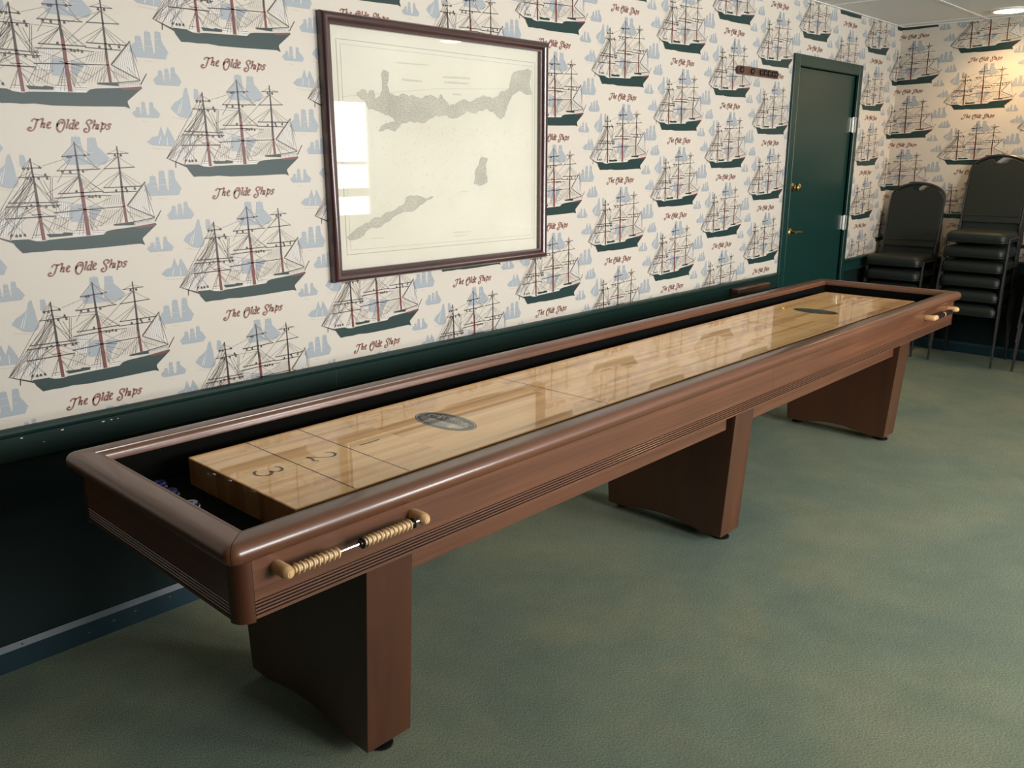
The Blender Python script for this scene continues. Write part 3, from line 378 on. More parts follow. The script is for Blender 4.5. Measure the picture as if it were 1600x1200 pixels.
for k,(a,b) in enumerate(WINS):
    f=MB()
    for x0,x1 in ((a,a+.05),(b-.05,b)): f.box(x0,x1,YW-.10,YW-.04,WZ0,WZ1)
    for z0,z1 in ((WZ0,WZ0+.05),(WZ1-.05,WZ1),(1.445,1.475),(1.10,1.19)): f.box(a+.05,b-.05,YW-.10,YW-.04,z0,z1)
    f.box(a-.06,b+.06,YW,YW+.03,WZ0-.05,WZ0); 
    f.box(a-.06,a,YW,YW+.02,WZ0,WZ1+.06); f.box(b,b+.06,YW,YW+.02,WZ0,WZ1+.06); f.box(a,b,YW,YW+.02,WZ1,WZ1+.06)
    wo=f.build('window_%d'%(k+1),m_white); tag(wo,kind='structure')
    g=MB(); g.face([(a+.05,YW-.07,WZ0+.05),(b-.05,YW-.07,WZ0+.05),(b-.05,YW-.07,WZ1-.05),(a+.05,YW-.07,WZ1-.05)]); g.build('pane',m_wglass,wo)

# ---- chair rails, baseboards
def rail(name,x0,x1,along='x',chips=()):
    b=MB()
    prof=[(0,.650),(-.016,.650),(-.018,.655),(-.018,.722),(-.024,.727),(-.026,.735),(-.022,.743),(-.010,.747),(0,.747)]
    if along=='x': b.rings([[(x,p[0],p[1]) for p in prof] for x in (x0,x1)],0)
    else: b.rings([[(XE+p[0],y,p[1]) for p in prof] for y in (x0,x1)],0)
    for (x,z,wd,h) in chips:
        pts=[(x+wd*math.cos(t)*random.uniform(.6,1),-.0186,z+h*math.sin(t)*random.uniform(.6,1)) for t in [2*PI*q/7 for q in range(7)]]
        b.face(pts,1)
    if chips: b.face([(1.845,-.0185,.655),(1.8475,-.0185,.655),(1.8475,-.0185,.722),(1.845,-.0185,.722)],2)
    return tag(b.build(name,[m_green,m_chip,m_joint]),kind='structure')
rail('trim_1',XN,DX0-.078,chips=((0.742,.715,.006,.003),(0.855,.714,.006,.003),(0.975,.713,.007,.003),(1.0,.7135,.004,.002),(1.02,.713,.003,.002),(1.13,.7265,.005,.002),(1.43,.741,.008,.002),(0.80,.690,.003,.0015)))
rail('trim_2',DX1+.062,XE-.027)
rail('trim_3',YW,0,'y')
def baseb(name,x0,x1,along='x'):
    b=MB(); prof=[(0,0),(-.014,0),(-.014,.066),(-.007,.085),(0,.085)]
    if along=='x': b.rings([[(x,p[0],p[1]) for p in prof] for x in (x0,x1)],0)
    else: b.rings([[(XE+p[0],y,p[1]) for p in prof] for y in (x0,x1)],0)
    if along=='x' and x0<0:
        for x,z,w_ in ((.66,.075,.003),(.93,.04,.008),(1.0,.045,.006),(.85,.03,.006),(1.12,.05,.005)):
            b.face([(x-w_,-.0145,z),(x,-.0145,z-.003),(x+w_,-.0145,z+.001),(x,-.0145,z+.004)],1)
    return tag(b.build(name,[m_baseb,m_joint]),kind='structure')
baseb('baseboard_left',XN,DX0-.078); baseb('baseboard_side',DX1+.062,XE-.015); baseb('baseboard_back',YW,0,'y')

# ---- door
dr=MB(); dr.box(DX0+.004,DX1-.004,.008,.048,.005,DZ-.004)
door=dr.build('door_1',m_door,bevel=.0015,bseg=1); tag(door,'green painted door with brass knob and lever','door',kind='structure')
fr=MB()
cas=.076
def casing(b,x0,x1,z0,z1): b.box(x0,x1,-.018,0,z0,z1)
casing(fr,DX0-cas,DX0-.004,0,DZ+.072); casing(fr,DX1+.004,DX1+.062,0,DZ+.072); casing(fr,DX0-.004,DX1+.004,DZ+.004,DZ+.072)
fr.box(DX0-.004,DX0,-.018,.07,0,DZ+.004); fr.box(DX1,DX1+.004,-.018,.07,0,DZ+.004); fr.box(DX0,DX1,-.018,.07,DZ,DZ+.004)
fo=fr.build('door_frame',m_door,door,bevel=.0015,bseg=1)
k=MB(); k.lathe([(.030,0),(.030,.004),(.012,.010),(.010,.022),(.020,.030),(.027,.042),(.026,.054),(.016,.060),(0.001,.062)],(5.634,.008,1.31),(0,-1,0)); k.build('door_knob',m_brass,door,smooth=True)
k=MB(); k.lathe([(.027,0),(.027,.005),(.014,.012),(.010,.030),(.010,.044),(.001,.046)],(5.652,.008,1.008),(0,-1,0)); k.tube([(5.652,-.032,1.008),(5.70,-.034,1.008),(5.765,-.030,1.003)],[.009,.008,.006]); k.build('door_handle',m_brass,door,smooth=True)
for z in (1.74,1.03,.30):
    h=MB(); h.tube([(DX1-.002,-.006,z-.055),(DX1-.002,-.006,z+.055)],.0075,10); h.box(DX1-.03,DX1-.004,.006,.0085,z-.05,z+.05); h.box(DX1-.002,DX1+.022,-.020,-.0175,z-.052,z+.052)
    h.build('hinge',m_hinge,door)

# ---- ceiling lights
def lamp_mat():
    m=bpy.data.materials.new('lamp_diffuser'); m.use_nodes=True; b=m.node_tree.nodes['Principled BSDF']
    b.inputs['Emission Color'].default_value=(1,.83,.55,1); b.inputs['Emission Strength'].default_value=14; return m
m_lamp=lamp_mat()
for i,(x,y,lab) in enumerate(((6.97,-.84,'round recessed ceiling light glowing warm white above the stacked chairs'),(5.36,-3.12,'round recessed ceiling light over the open carpet, seen mirrored in the chart glass'))):
    t=empty('ceiling_light',(x,y,H)); tag(t,lab,'light',group='recessed ceiling lights')
    r=MB(); r.rings([[(ra*math.cos(2*PI*q/32),ra*math.sin(2*PI*q/32),z) for q in range(32)] for ra,z in ((.125,-.001),(.125,-.008),(.118,-.012),(.103,-.012),(.100,-.004))],caps=False); r.build('trim_ring',m_white,t,smooth=True)
    d=MB(); d.lathe([(.10,-.003),(.10,-.008),(.07,-.016),(.001,-.019)],(0,0,0),(0,0,1),32); d.build('diffuser',m_lamp,t,smooth=True)
    l=bpy.data.lights.new('ceiling_lamp','SPOT'); l.energy=(30 if i==0 else 30); l.color=(1,.60,.26); l.shadow_soft_size=.09; l.spot_size=math.radians(150); l.spot_blend=.8
    lo=bpy.data.objects.new('ceiling_lamp',l); C.objects.link(lo); lo.location=(0,0,-.035); lo.parent=t

# ------------------------------------------------------------------ framed chart
m_frame=wood('dark_frame_wood',(0.065,0.022,0.020),(0.035,0.014,0.014),(6,6,6),0.35,0.8,0.15)
m_chart=mat('chart_paper',(0.80,0.76,0.62),0.8)
nn=N(m_chart,'ShaderNodeTexNoise',Scale=2.5,Detail=4.0); L(m_chart,coords(m_chart),nn.inputs['Vector'])
base(m_chart,ramp(m_chart,nn.outputs['Fac'],[(0.3,(0.62,0.595,0.495)),(0.7,(0.68,0.655,0.56))]))
m_chline=mat('chart_print_line',(0.36,0.35,0.30),0.8)
m_chland=mat('chart_printed_land',(0.56,0.55,0.47),0.8)
nn=N(m_chland,'ShaderNodeTexNoise',Scale=240.0,Detail=4.0); L(m_chland,coords(m_chland),nn.inputs['Vector'])
nb=N(m_chland,'ShaderNodeTexNoise',Scale=9.0,Detail=4.0); L(m_chland,coords(m_chland),nb.inputs['Vector'])
cA=ramp(m_chland,nn.outputs['Fac'],[(0.38,(0.33,0.325,0.28)),(0.6,(0.55,0.535,0.455))])
base(m_chland,mixc(m_chland,0.6,cA,ramp(m_chland,nb.outputs['Fac'],[(0.35,(0.85,0.85,0.85)),(0.65,(1.15,1.12,1.05))]),'MULTIPLY'))
FX0,FX1,FZ0,FZ1=1.857,3.056,1.053,2.000
pic=empty('framed_chart',((FX0+FX1)/2,0,FZ0)); tag(pic,'large framed antique nautical chart in a dark wood frame on the ship wallpaper','picture')
def P3(x,y,z): return (x-(FX0+FX1)/2,y,z-FZ0)
prof=[(0,0),(0,-.024),(.004,-.033),(.012,-.038),(.022,-.037),(.030,-.030),(.034,-.022),(.042,-.020),(.042,-.008),(.042,0)]
fm=MB(); rings=[]
for (sx,sz,ex,ez) in ((1,1,FX0,FZ0),(-1,1,FX1,FZ0),(-1,-1,FX1,FZ1),(1,-1,FX0,FZ1)):
    rings.append([P3(ex+sx*o_,y_,ez+sz*o_) for o_,y_ in prof])
fm.rings(rings,0,closed=True,caps=False,loop=True)
fm.build('frame',m_frame,pic,smooth=True)
b=MB(); b.face([P3(FX0+.03,-.004,FZ0+.03),P3(FX1-.03,-.004,FZ0+.03),P3(FX1-.03,-.004,FZ1-.03),P3(FX0+.03,-.004,FZ1-.03)],0)
CH=json.loads('''{"border":[[[1.933,1.915],[2.995,1.911],[2.995,1.145],[1.936,1.150]],[[1.95,1.899],[2.978,1.895],[2.978,1.160],[1.953,1.166]]],"coast":[[2.013,1.728],[2.042,1.75],[2.063,1.73],[2.075,1.748],[2.094,1.746],[2.092,1.719],[2.134,1.751],[2.14,1.824],[2.169,1.817],[2.168,1.74],[2.194,1.733],[2.23,1.745],[2.29,1.739],[2.339,1.735],[2.415,1.732],[2.428,1.751],[2.441,1.735],[2.473,1.709],[2.506,1.715],[2.588,1.728],[2.73,1.747],[2.775,1.78],[2.827,1.793],[2.857,1.863],[2.973,1.877],[2.975,1.777],[2.888,1.791],[2.85,1.769],[2.819,1.723],[2.774,1.667],[2.73,1.695],[2.643,1.697],[2.532,1.669],[2.4,1.67],[2.286,1.639],[2.188,1.603],[2.106,1.604],[2.131,1.626],[2.19,1.645],[2.133,1.669],[2.065,1.68]],"isl":[[2.61,1.399],[2.618,1.453],[2.64,1.473],[2.658,1.512],[2.691,1.503],[2.681,1.463],[2.69,1.402]],"south":[[1.939,1.216],[2.043,1.263],[2.101,1.279],[2.162,1.303],[2.224,1.329],[2.237,1.356],[2.287,1.359],[2.338,1.343],[2.377,1.352],[2.285,1.307],[2.148,1.267],[2.042,1.241],[1.949,1.206]],"txt":[[[2.443,1.818],[2.59,1.822]],[[2.449,1.799],[2.583,1.801]],[[2.494,1.755],[2.541,1.756]],[[2.232,1.795],[2.335,1.795]],[[2.211,1.854],[2.368,1.857]],[[2.48,1.2],[2.585,1.199]],[[2.48,1.185],[2.563,1.184]],[[2.051,1.204],[2.109,1.203]],[[2.532,1.368],[2.567,1.368]]]}''')
def flat(mb,poly,y,m):
    for t in tri_poly(poly): mb.face([P3(p[0],y,p[1]) for p in t],m)
random.seed(5)
def ragged(P,amp,closed=True):
    out=list(P)
    for lvl in range(3):
        nx=[]
        for i in range(len(out)-(0 if closed else 1)):
            a,c=out[i],out[(i+1)%len(out)]; d=math.hypot(c[0]-a[0],c[1]-a[1]); m_=((a[0]+c[0])/2+random.uniform(-1,1)*d*amp,(a[1]+c[1])/2+random.uniform(-1,1)*d*amp)
            nx+=[a,m_]
        if not closed: nx.append(out[-1])
        out=nx
    return out
CH['border'][0]
for key in ('coast','isl','south'): CH[key]=ragged(CH[key],.16); flat(b,CH[key],-.0044,2)
for bd,wd in zip(CH['border'],(.0022,.0011)):
    for i in range(4):
        for q in strip2([bd[i],bd[(i+1)%4]],wd): b.face([P3(p.x,-.0046,p.y) for p in q],1)
for i,t in enumerate(CH['txt']):
    hh=.008 if i<4 else .004; x=t[0][0]
    while x<t[1][0]:
        wd=random.uniform(.003,.007); z=t[0][1]+(t[1][1]-t[0][1])*(x-t[0][0])/(t[1][0]-t[0][0])
        for q in strip2([(x,z-hh/2),(x+wd*.3,z+hh/2),(x+wd,z-hh/2)],.0011): b.face([P3(p.x,-.0046,p.y) for p in q],1)
        x+=wd+.0035
for i in range(420):   # printed soundings
    x=random.uniform(2.02,2.95); z=random.uniform(1.24,1.66)
    if random.random()<.5: z=1.62-random.random()**2*.3
    for q in strip2([(x,z),(x+.002,z+.004)],.0011): b.face([P3(p.x,-.0046,p.y) for p in q],1)
def ink_path(pts,wd=.0012):
    for q in strip2(pts,wd): b.face([P3(p.x,-.0047,p.y) for p in q],1)
ink_path(CH['coast']+[CH['coast'][0]],.0010); ink_path(CH['isl']+[CH['isl'][0]]); ink_path(CH['south'],.0016)
ink_path([(1.953,1.72),(2.4,1.77),(2.96,1.80)],.0008)
b.build('chart',[m_chart,m_chline,m_chland],pic)
g=MB(); g.face([P3(FX0+.036,-.019,FZ0+.036),P3(FX1-.036,-.019,FZ0+.036),P3(FX1-.036,-.019,FZ1-.036),P3(FX0+.036,-.019,FZ1-.036)]); g.build('glass',m_glass,pic)

# ------------------------------------------------------------------ cue rack pieces
m_rack=wood('rack_wood',(0.12,0.055,0.03),(0.07,0.03,0.02),(20,3,20),0.4,.4,.2)
m_rackd=mat('rack_dark_clip',(0.02,0.008,0.006),0.4)
cr=empty('cue_rack',(5.02,0,2.005)); tag(cr,'narrow dark wooden cue rack bar high on the wall left of the green door','cue rack')
b=MB(); pl=[(-.235+.024*math.cos(a)+.024-.024,.024*math.sin(a)) for a in [PI/2+PI*q/8 for q in range(9)]]+[(.235,-.024),(.235,.024)]
b.prism(pl,lambda p:(p[0],0,p[1]),lambda p:(p[0],-.022,p[1])); b.build('bar',m_rack,cr,bevel=.003)
for x in (-.225,-.095,.015,.065,.115,.165,.205):
    c_=MB(); c_.lathe([(.018,.0),(.018,.010),(.012,.014),(.001,.015)],(x,-.022,0),(0,-1,0),14); c_.build('cue_clip',m_rackd,cr,smooth=True)
cb=empty('cue_rack',(5.045,-.028,.680)); tag(cb,'small wooden cue rack base fixed to the green chair rail beside the door','cue rack')
b=MB(); b.box(-.215,.215,-.05,.001,0,.030); b.build('shelf',m_rack,cb,bevel=.008,bseg=3)
b=MB(); b.box(-.205,.205,.001,.009,-.025,.0295); b.build('backplate',m_rack,cb)

# ------------------------------------------------------------------ shuffleboard table
X0,X1=0.703,5.132; Y0,Y1=-1.283,-0.455; ZT=.787; XM=2.951
TX,TY=(X0+X1)/2,(Y0+Y1)/2
tab=empty('shuffleboard_table',(TX,TY,0)); tag(tab,'long mahogany shuffleboard table with maple playfield and three pedestal legs','game table')
def tl(p): return (p[0]-TX,p[1]-TY,p[2])
class TB(MB):
    def build(s,*a,**k):
        s.v=[tl(v) for v in s.v]; return MB.build(s,*a,**k)
RP=[(.030,.742),(.018,.742),(.010,.745),(.004,.751),(.0005,.760),(.0005,.768),(.004,.777),(.010,.783),(.018,.7865),(.028,.787),
    (.058,.787),(.0605,.7855),(.0615,.782),(.0625,.7815),(.066,.784),(.071,.7835),(.075,.780),(.077,.774),(.077,.760),(.030,.758)]
CORN=[(X0,Y0),(X1,Y0),(X1,Y1),(X0,Y1)]
def corner_pt(ci,o,ang_t,R=.030):
    """point of the rounded outline at inset o near corner ci; ang_t 0..1 runs through the turn"""
    cx_,cy_=CORN[ci]; sx=1 if ci in(0,3) else -1; sy_=1 if ci in(0,1) else -1
    ccx,ccy=cx_+sx*R,cy_+sy_*R; r=R-o
    if r<=0: return (cx_+sx*o,cy_+sy_*o)
    a0={0:PI,1:1.5*PI,2:0,3:.5*PI}[ci]; a=a0+ang_t*PI/2
    return (ccx+r*math.cos(a),ccy+r*math.sin(a))
gap=.0005
def rim_side(ca,cb,name,mat_,split=None):
    # from corner ca to cb (counter-clockwise), mitred at 45 degrees
    secA=[[(*corner_pt(ca,o,t),z) for o,z in RP] for t in (.5,.6,.7,.8,.9,1)]
    secB=[[(*corner_pt(cb,o,t),z) for o,z in RP] for t in (0,.1,.2,.3,.4,.5)]
    ux=(CORN[cb][0]-CORN[ca][0]); uy=(CORN[cb][1]-CORN[ca][1]); ul=math.hypot(ux,uy); ux/=ul; uy/=ul; g_=.0009
    secA[0]=[(p[0]+ux*g_,p[1]+uy*g_,p[2]) for p in secA[0]]; secB[-1]=[(p[0]-ux*g_,p[1]-uy*g_,p[2]) for p in secB[-1]]
    if split is None: b=TB(); b.rings(secA+secB); return [b.build(name,mat_,tab,smooth=True)]
    ax=[(split,p[1],p[2]) for p in secA[-1]]
    d=1 if secB[0][0][0]>secA[-1][0][0] else -1
    b=TB(); b.rings(secA+[[(split-d*gap,p[1],p[2]) for p in secA[-1]]]); b.build(name,mat_,tab,smooth=True)
    b=TB(); b.rings([[(split+d*gap,p[1],p[2]) for p in secA[-1]]]+secB); b.build(name,mat_,tab,smooth=True)
rim_side(0,1,'top_rail',m_wood_x,XM); rim_side(1,2,'top_rail',m_wood_y); rim_side(2,3,'top_rail',m_wood_x,XM); rim_side(3,0,'top_rail',m_wood_y)
# aprons: fluted along the bottom
AO=.026
AP=[(0,.744),(0,.648)]
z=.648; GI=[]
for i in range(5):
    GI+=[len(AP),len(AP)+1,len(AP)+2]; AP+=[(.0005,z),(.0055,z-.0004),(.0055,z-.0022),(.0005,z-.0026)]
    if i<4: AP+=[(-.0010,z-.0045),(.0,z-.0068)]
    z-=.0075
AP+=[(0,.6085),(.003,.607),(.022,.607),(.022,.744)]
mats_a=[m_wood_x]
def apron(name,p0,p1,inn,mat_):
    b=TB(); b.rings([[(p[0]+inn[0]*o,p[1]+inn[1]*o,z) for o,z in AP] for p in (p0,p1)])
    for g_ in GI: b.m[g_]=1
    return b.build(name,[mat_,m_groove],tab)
ax0,ax1,ay0,ay1=X0+AO,X1-AO,Y0+AO,Y1-AO; CR=.036
for xa,xb in ((ax0+CR,XM-gap),(XM+gap,ax1-CR)):
    apron('apron',(xa,ay0),(xb,ay0),(0,1),m_wood_x); apron('apron',(xa,ay1),(xb,ay1),(0,-1),m_wood_x)
apron('apron',(ax0,ay0+CR),(ax0,ay1-CR),(1,0),m_wood_y); apron('apron',(ax1,ay0+CR),(ax1,ay1-CR),(-1,0),m_wood_y)
for ci,(sx,sy_) in enumerate(((1,1),(-1,1),(-1,-1),(1,-1))):
    cx_=ax0 if sx>0 else ax1; cy_=ay0 if sy_>0 else ay1
    a0={0:PI,1:1.5*PI,2:0,3:.5*PI}[ci]; e=.0015
    arc=[(cx_+sx*(CR-e)+CR*math.cos(a0+PI/2*q/8),cy_+sy_*(CR-e)+CR*math.sin(a0+PI/2*q/8)) for q in range(9)]
    inner=[(cx_+sx*(CR-.002)*(1),cy_+sy_*(CR-.002))]
    b=TB(); b.prism(arc+inner,lambda p:(p[0],p[1],.6035),lambda p:(p[0],p[1],.7445)); b.build('corner_post',m_wood_z_shaded,tab,smooth=True)
# gutter liner: floor and inner walls
ix0,ix1,iy0,iy1=X0+.0755,X1-.0755,Y0+.0755,Y1-.0755
b=TB(); b.box(ax0+.022,ax1-.022,ay0+.022,ay1-.022,.655,.668)
for (a,c,d,e_) in ((ax0+.022,ix0,iy0,iy1),(ix1,ax1-.022,iy0,iy1),(ax0+.022,ax1-.022,ay0+.022,iy0),(ax0+.022,ax1-.022,iy1,ay1-.022)): b.box(a,c,d,e_,.668,.759)
b.build('gutter_liner',m_felt,tab)
# playfield
PX0,PX1,PY0,PY1,PT=.957,4.876,-1.117,-.612,.745
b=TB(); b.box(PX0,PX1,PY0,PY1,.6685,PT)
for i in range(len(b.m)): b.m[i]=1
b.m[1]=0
pf=b.build('playfield',[m_maple,m_maple_end_shaded],tab,bevel=.003)
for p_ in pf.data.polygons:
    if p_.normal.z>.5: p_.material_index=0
def onpf(polys,name,m,z=.0003,mi=None):
    b=TB()
    for i,pg in enumerate(polys): b.face([(p[0],p[1],PT+z) for p in pg],0 if mi is None else mi[i])
    return b.build(name,m,pf)
def rect(x0,x1,y0,y1): return [(x0,y0),(x1,y0),(x1,y1),(x0,y1)]
for x in (1.123,1.288,2.115): 
    for xx in (x,PX0+PX1-x): onpf([rect(xx-.0016,xx+.0016,PY0+.003,PY1-.003)],'score_line',m_ink)
pm=(PY0+PY1)/2
D3=[(-.022,.026),(-.012,.034),(.004,.033),(.014,.024),(.012,.010),(-.002,.003),(.012,-.001),(.020,-.014),(.014,-.029),(-.004,-.036),(-.020,-.032),(-.026,-.022)]
D2=[(-.020,.020),(-.012,.032),(.004,.035),(.018,.026),(.019,.010),(.006,-.008),(-.012,-.024),(-.022,-.034),(-.004,-.031),(.012,-.035),(.024,-.028)]
D1=[(-.001,.035),(.001,.0),(.0,-.035)]
for dg,x in ((D3,1.046),(D2,1.203),(D1,1.357)):
    for flip in (0,1):
        polys=[]
        for q in nib([(a*1000,c*1000) for a,c in dg],2.2,7.5,0.9,6):
            pts=[]
            for p in q:
                u,v_=p.x/1000,p.y/1000
                pts.append((x+v_,pm-u) if not flip else (PX0+PX1-x-v_,pm+u))
            polys.append(pts)
        onpf(polys,'numeral',m_ink)
for flip in (0,1):
    ex,ey=1.632,-.872
    def el(a,bx,by,z0=0): return (ex+bx*math.cos(a),ey+by*math.sin(a))
    def fp(p): return p if not flip else (PX0+PX1-p[0],2*pm-p[1])
    n=40; o1=[fp(el(2*PI*q/n,.062,.118)) for q in range(n)]
    o2=[fp(el(2*PI*q/n,.058,.113)) for q in range(n)]; o3=[fp(el(2*PI*q/n,.0565,.1115)) for q in range(n)]
    b=TB(); b.face([(p[0],p[1],PT+.0003) for p in o1],0)
    for q in range(n): b.face([(*o2[q],PT+.0004),(*o2[(q+1)%n],PT+.0004),(*o3[(q+1)%n],PT+.0004),(*o3[q],PT+.0004)],1)
    # lower half badge field and two rows of lettering strokes
    lo=[fp((ex-.004-.044*math.sin(a),ey-.094*math.cos(a))) for a in [PI*q/20 for q in range(21)]]
    b.face([(p[0],p[1],PT+.00042) for p in lo],2)
    random.seed(11)
    for row,(xx,h_,y_a,y_b) in enumerate(((.016,.020,-.082,.082),(-.020,.010,-.060,.060),(.038,.007,-.03,.03))):
        yy=y_a
        while yy<y_b:
            xc=ex+xx-(.000+ (yy/.1)**2*.020 if row==0 else 0)
            gl=random.choice([[(0,0),(1,.5),(0,1)],[(0,0),(1,0),(0,1),(1,1)],[(0,.5),(1,.5)],[(1,1),(1,0),(0,0),(0,1)],[(0,0),(1,0),(1,.8),(.5,.8),(.5,0)],[(0,0),(1,.2),(.3,.5),(1,.8),(0,1)]])
            wd=h_*.62
            pts=[((xc+g_[0]*h_)*1000,(ey-(yy+g_[1]*wd))*1000) for g_ in gl]
            for q in strip2(pts,h_*150): b.face([(*fp((p.x/1000,p.y/1000)),PT+.0005) for p in q],1)
            yy+=wd*1.45
    b.build('emblem',[m_emblem,m_emblem_txt,m_emblem_grey],pf)
# legs
for lx in (1.106,2.862,4.588):
    b=TB(); w_=.143
    bot=[(-1.131,.030)]+[]
    pts=[(-1.168,.608),(-1.131,.030),(-1.045,.030)]
    pts+=[(-1.045+.385*q/10,.030+.024*math.sin(PI*q/10)) for q in range(1,10)]
    pts+=[(-.660,.030),(-.574,.030),(-.537,.608)]
    b.prism(pts,lambda p:(lx,p[0],p[1]),lambda p:(lx+w_,p[0],p[1]))
    leg=b.build('leg',m_wood_z_shaded,tab,bevel=.002,bseg=2)
    for yy in (-1.098,-.607):
        f=TB(); f.lathe([(.024,0),(.030,.004),(.030,.010),(.022,.014),(.012,.018),(.012,.031)],(lx+w_/2,yy,0),(0,0,1),20)
        f.v=[(v_[0],v_[1],v_[2]) for v_ in f.v]; f.build('leveler_foot',m_emblem,leg,smooth=True)
for xa,xb in ((1.253,2.835),(3.012,4.560)):
    for ya in (-1.140,-.594):
        b=TB(); b.box(xa,xb,ya,ya+.028,.492,.606); b.build('support_beam',m_wood_x,tab,bevel=.002,bseg=1)
# scorers
m_bead=mat('pale_beech_bead',(0.86,0.64,0.38),0.4,0,.5,.2)
m_knob=mat('honey_wood_knob',(0.68,0.42,0.19),0.4,0,.5,.2)
m_black=mat('black_bead',(0.012,0.012,0.014),0.3)
m_plum=mat('dark_plum_bead',(0.035,0.018,0.022),0.35)
def scorer(xa,xb,seq):
    zc=.706; yc=ay0-.040
    b=TB(); b.tube([(xa,yc,zc),(xb,yc,zc)],.0028,8); rod=b.build('bead_scorer',m_chrome,tab,smooth=True)
    for x in (xa,xb):
        k=TB(); k.lathe([(.0135,0),(.0145,.006),(.0145,.040),(.0125,.048),(.0075,.054),(.0045,.0545),(.0045,.0555),(.001,.056)],(x,ay0+.0005,zc),(0,-1,0),20); k.build('post',m_knob,rod,smooth=True)
    protos={}
    for x,kind in seq:
        mt={'l':m_bead,'k':m_black,'p':m_plum}[kind]
        if kind not in protos:
            k=MB(); k.lathe([(.0075,-.0056),(.0078,-.0045),(.0080,-.0014),(.0124,-.0010),(.0128,.0001),(.0122,.0011),(.0080,.0015),(.0078,.0048),(.0072,.0056)],(0,0,0),(1,0,0),18)
            bo=k.build('bead',mt,rod,smooth=True); protos[kind]=bo
        else: bo=protos[kind].copy(); C.objects.link(bo); bo.parent=rod
        bo.location=tl((x,yc,zc))
xa,xb=.818,1.176
seq=[(xa+.0215+.0122*i,'l') for i in range(9)]+[(xb-.020-.0119,'k')]+[(xb-.020-.0119*(i+2),'l') for i in range(11)]+[(xb-.020-.0119*13,'k')]
scorer(xa,xb,seq)
xa,xb=4.628,4.990
seq=[(xa+.026+.0119*i,'l') for i in range(2)]+[(xa+.026+.0119*(i+2),'p') for i in range(9)]+[(xa+.026+.0119*11,'l')]+[(xa+.026+.0119*(12+i),'p') for i in range(9)]
scorer(xa,xb,seq)
# pucks lying in the near gutter
m_pblue=mat('blue_puck_cap',(0.02,0.03,0.14),0.25,0,.6,.1)
PL=['blue capped shuffleboard puck in the near gutter, closest to the wall','dark blue shuffleboard puck in the near gutter, middle of the three','greyish blue shuffleboard puck in the near gutter, nearest the front corner']
for i,(x,y,lab) in enumerate(((.880,-.592,PL[0]),(.875,-.668,PL[1]),(.872,-.782,PL[2]))):
    t=empty('shuffleboard_puck',(x,y,.6685),i*1.1); tag(t,lab,'puck',group='pucks in the near gutter')
    b=MB(); b.lathe([(.025,0),(.0265,.002),(.0265,.010),(.024,.014),(.021,.0145)],(0,0,0),(0,0,1),28); b.build('puck_body',m_chrome,t,smooth=True)
    b=MB(); b.lathe([(.0205,.0146),(.0205,.021),(.018,.0235),(.008,.0235),(.007,.022),(.001,.022)],(0,0,0),(0,0,1),28); b.build('puck_cap',m_pblue,t,smooth=True)

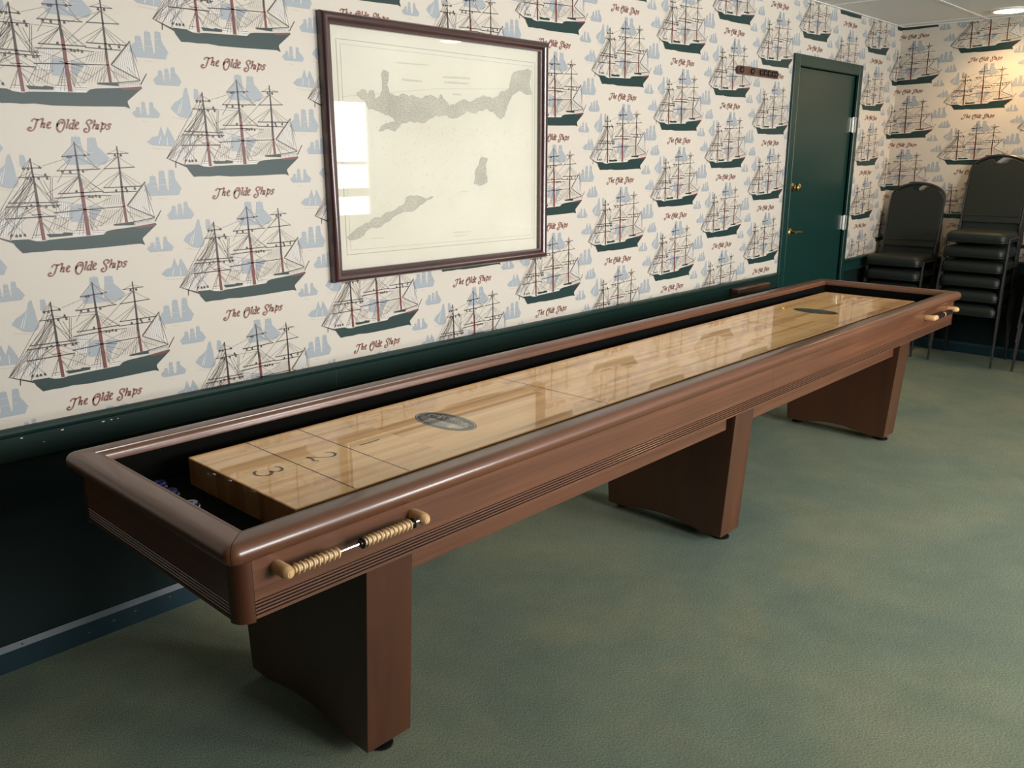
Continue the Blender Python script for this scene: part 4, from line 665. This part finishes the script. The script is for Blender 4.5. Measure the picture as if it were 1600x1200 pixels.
# ------------------------------------------------------------------ stacked chairs
m_fab=mat('charcoal_green_vinyl',(0.014,0.019,0.015),0.5,spec=0.4)
nn=N(m_fab,'ShaderNodeTexNoise',Scale=400.0,Detail=2.0); bump(m_fab,nn.outputs['Fac'],0.15,0.001)
m_steel=mat('black_chair_steel',(0.03,0.03,0.03),0.28,0.3,.3,.1)
LEAN=.20
def make_chair():
    t=empty('stacking_chair',(0,0,0))
    # seat cushion: rounded, crowned slab
    bm=bmesh.new(); nx,ny=12,12
    s=MB(); R=[]
    def sec(y):
        yy=abs(y)/.20; return yy
    def outline(inset):
        pts=[]; W,Dp,r=.200-inset,.205-inset,.045
        for cx_,cy_,a0 in ((Dp-r,W-r,0),(-Dp+r,W-r,.5*PI),(-Dp+r,-W+r,PI),(Dp-r,-W+r,1.5*PI)):
            for q in range(6): a=a0+PI/2*q/5; pts.append((cx_+r*math.cos(a),cy_+r*math.sin(a)))
        return pts
    s.rings([[(x-.005,y,z) for x,y in outline(i_)] for i_,z in ((.02,.368),(.006,.370),(.0,.376),(.002,.382),(-.002,.388),(-.003,.420),(.004,.437),(.018,.447),(.06,.452),(.12,.454))])
    s.build('seat',m_fab,t,smooth=True)
    # seat edge piping
    s=MB(); s.tube([(x-.005,y,.380) for x,y in outline(-.002)],.0045,6,loop=True); s.build('piping',m_steel,t,smooth=True)
    def bx(z): return .125+LEAN*(z-.45)
    arch=[(-.205,.46),(-.205,.70),(-.203,.86),(-.190,.915),(-.150,.950),(-.09,.975),(-.04,.985),(0,.987),(.04,.985),(.09,.975),(.150,.950),(.190,.915),(.203,.86),(.205,.70),(.205,.46)]
    A=smooth_path([(bx(z),y,z) for y,z in arch],3)
    s=MB(); s.tube(A,[.0085+.0035*max(0,min(1,(p.z-.90)/.06)) for p in A],8); s.build('back_frame',m_steel,t,smooth=True)
    pad=[(-.196,.50),(-.196,.86),(-.184,.905),(-.146,.938),(-.088,.962),(-.058,.962),(-.036,.938),(0,.930),(.036,.938),(.058,.962),(.088,.962),(.146,.938),(.184,.905),(.196,.86),(.196,.50)]
    s=MB(); s.prism(pad,lambda p:(bx(p[1])-.010,p[0],p[1]),lambda p:(bx(p[1])+.008,p[0],p[1])); s.build('backrest',m_fab,t,bevel=.004)
    s=MB(); s.box(-.003,.004,-.195,.195,-.004,.004)
    s.v=[(v_[0]+bx(.555)-.012,v_[1],v_[2]+.555) for v_ in s.v]; s.build('back_seam',m_steel,t)
    for sg in (-1,1):
        s=MB(); s.tube([(-.118,sg*.208,.405),(-.145,sg*.212,.30),(-.198,sg*.219,.0)],[.0095,.0095,.0085],8); s.build('leg',m_steel,t,smooth=True)
        s=MB(); s.tube([(bx(.47),sg*.205,.47),(.128,sg*.207,.40),(.150,sg*.212,.28),(.205,sg*.219,.0)],[.0095,.0095,.0095,.0085],8); s.build('leg',m_steel,t,smooth=True)
    for sg in (-1,1):
        s=MB(); s.tube([(-.118,sg*.206,.402),(.128,sg*.206,.402)],.0085,8); s.build('side_rail',m_steel,t,smooth=True)
    return t
proto=make_chair(); used=False
def put(x,y,z,rz,label,group):
    global used
    if not used: c=proto; used=True
    else:
        c=proto.copy(); C.objects.link(c)
        for ch in proto.children:
            d=ch.copy(); C.objects.link(d); d.parent=c
    c.location=(x,y,z); c.rotation_euler=(0,0,rz); tag(c,label,'chair',group)
ORD={0:'bottom',1:'second from the bottom',2:'third from the bottom',3:'fourth from the bottom',4:'second from the top',5:'topmost'}
for sx_,sy2,n,desc in ((7.068,-.272,4,'short stack in the wall corner'),(7.068,-.838,6,'tall middle stack'),(7.068,-1.418,4,'stack at the right edge')):
    for k in range(n):
        pos='topmost' if k==n-1 else 'bottom' if k==0 else 'second from the top' if k==n-2 else ORD[k]
        if n==4: pos=['bottom','second from the bottom','second from the top','topmost'][k]
        put(sx_,sy2,k*.1065,0,'dark green banquet chair, %s of the %s'%(pos,desc),'banquet chairs in the '+desc)
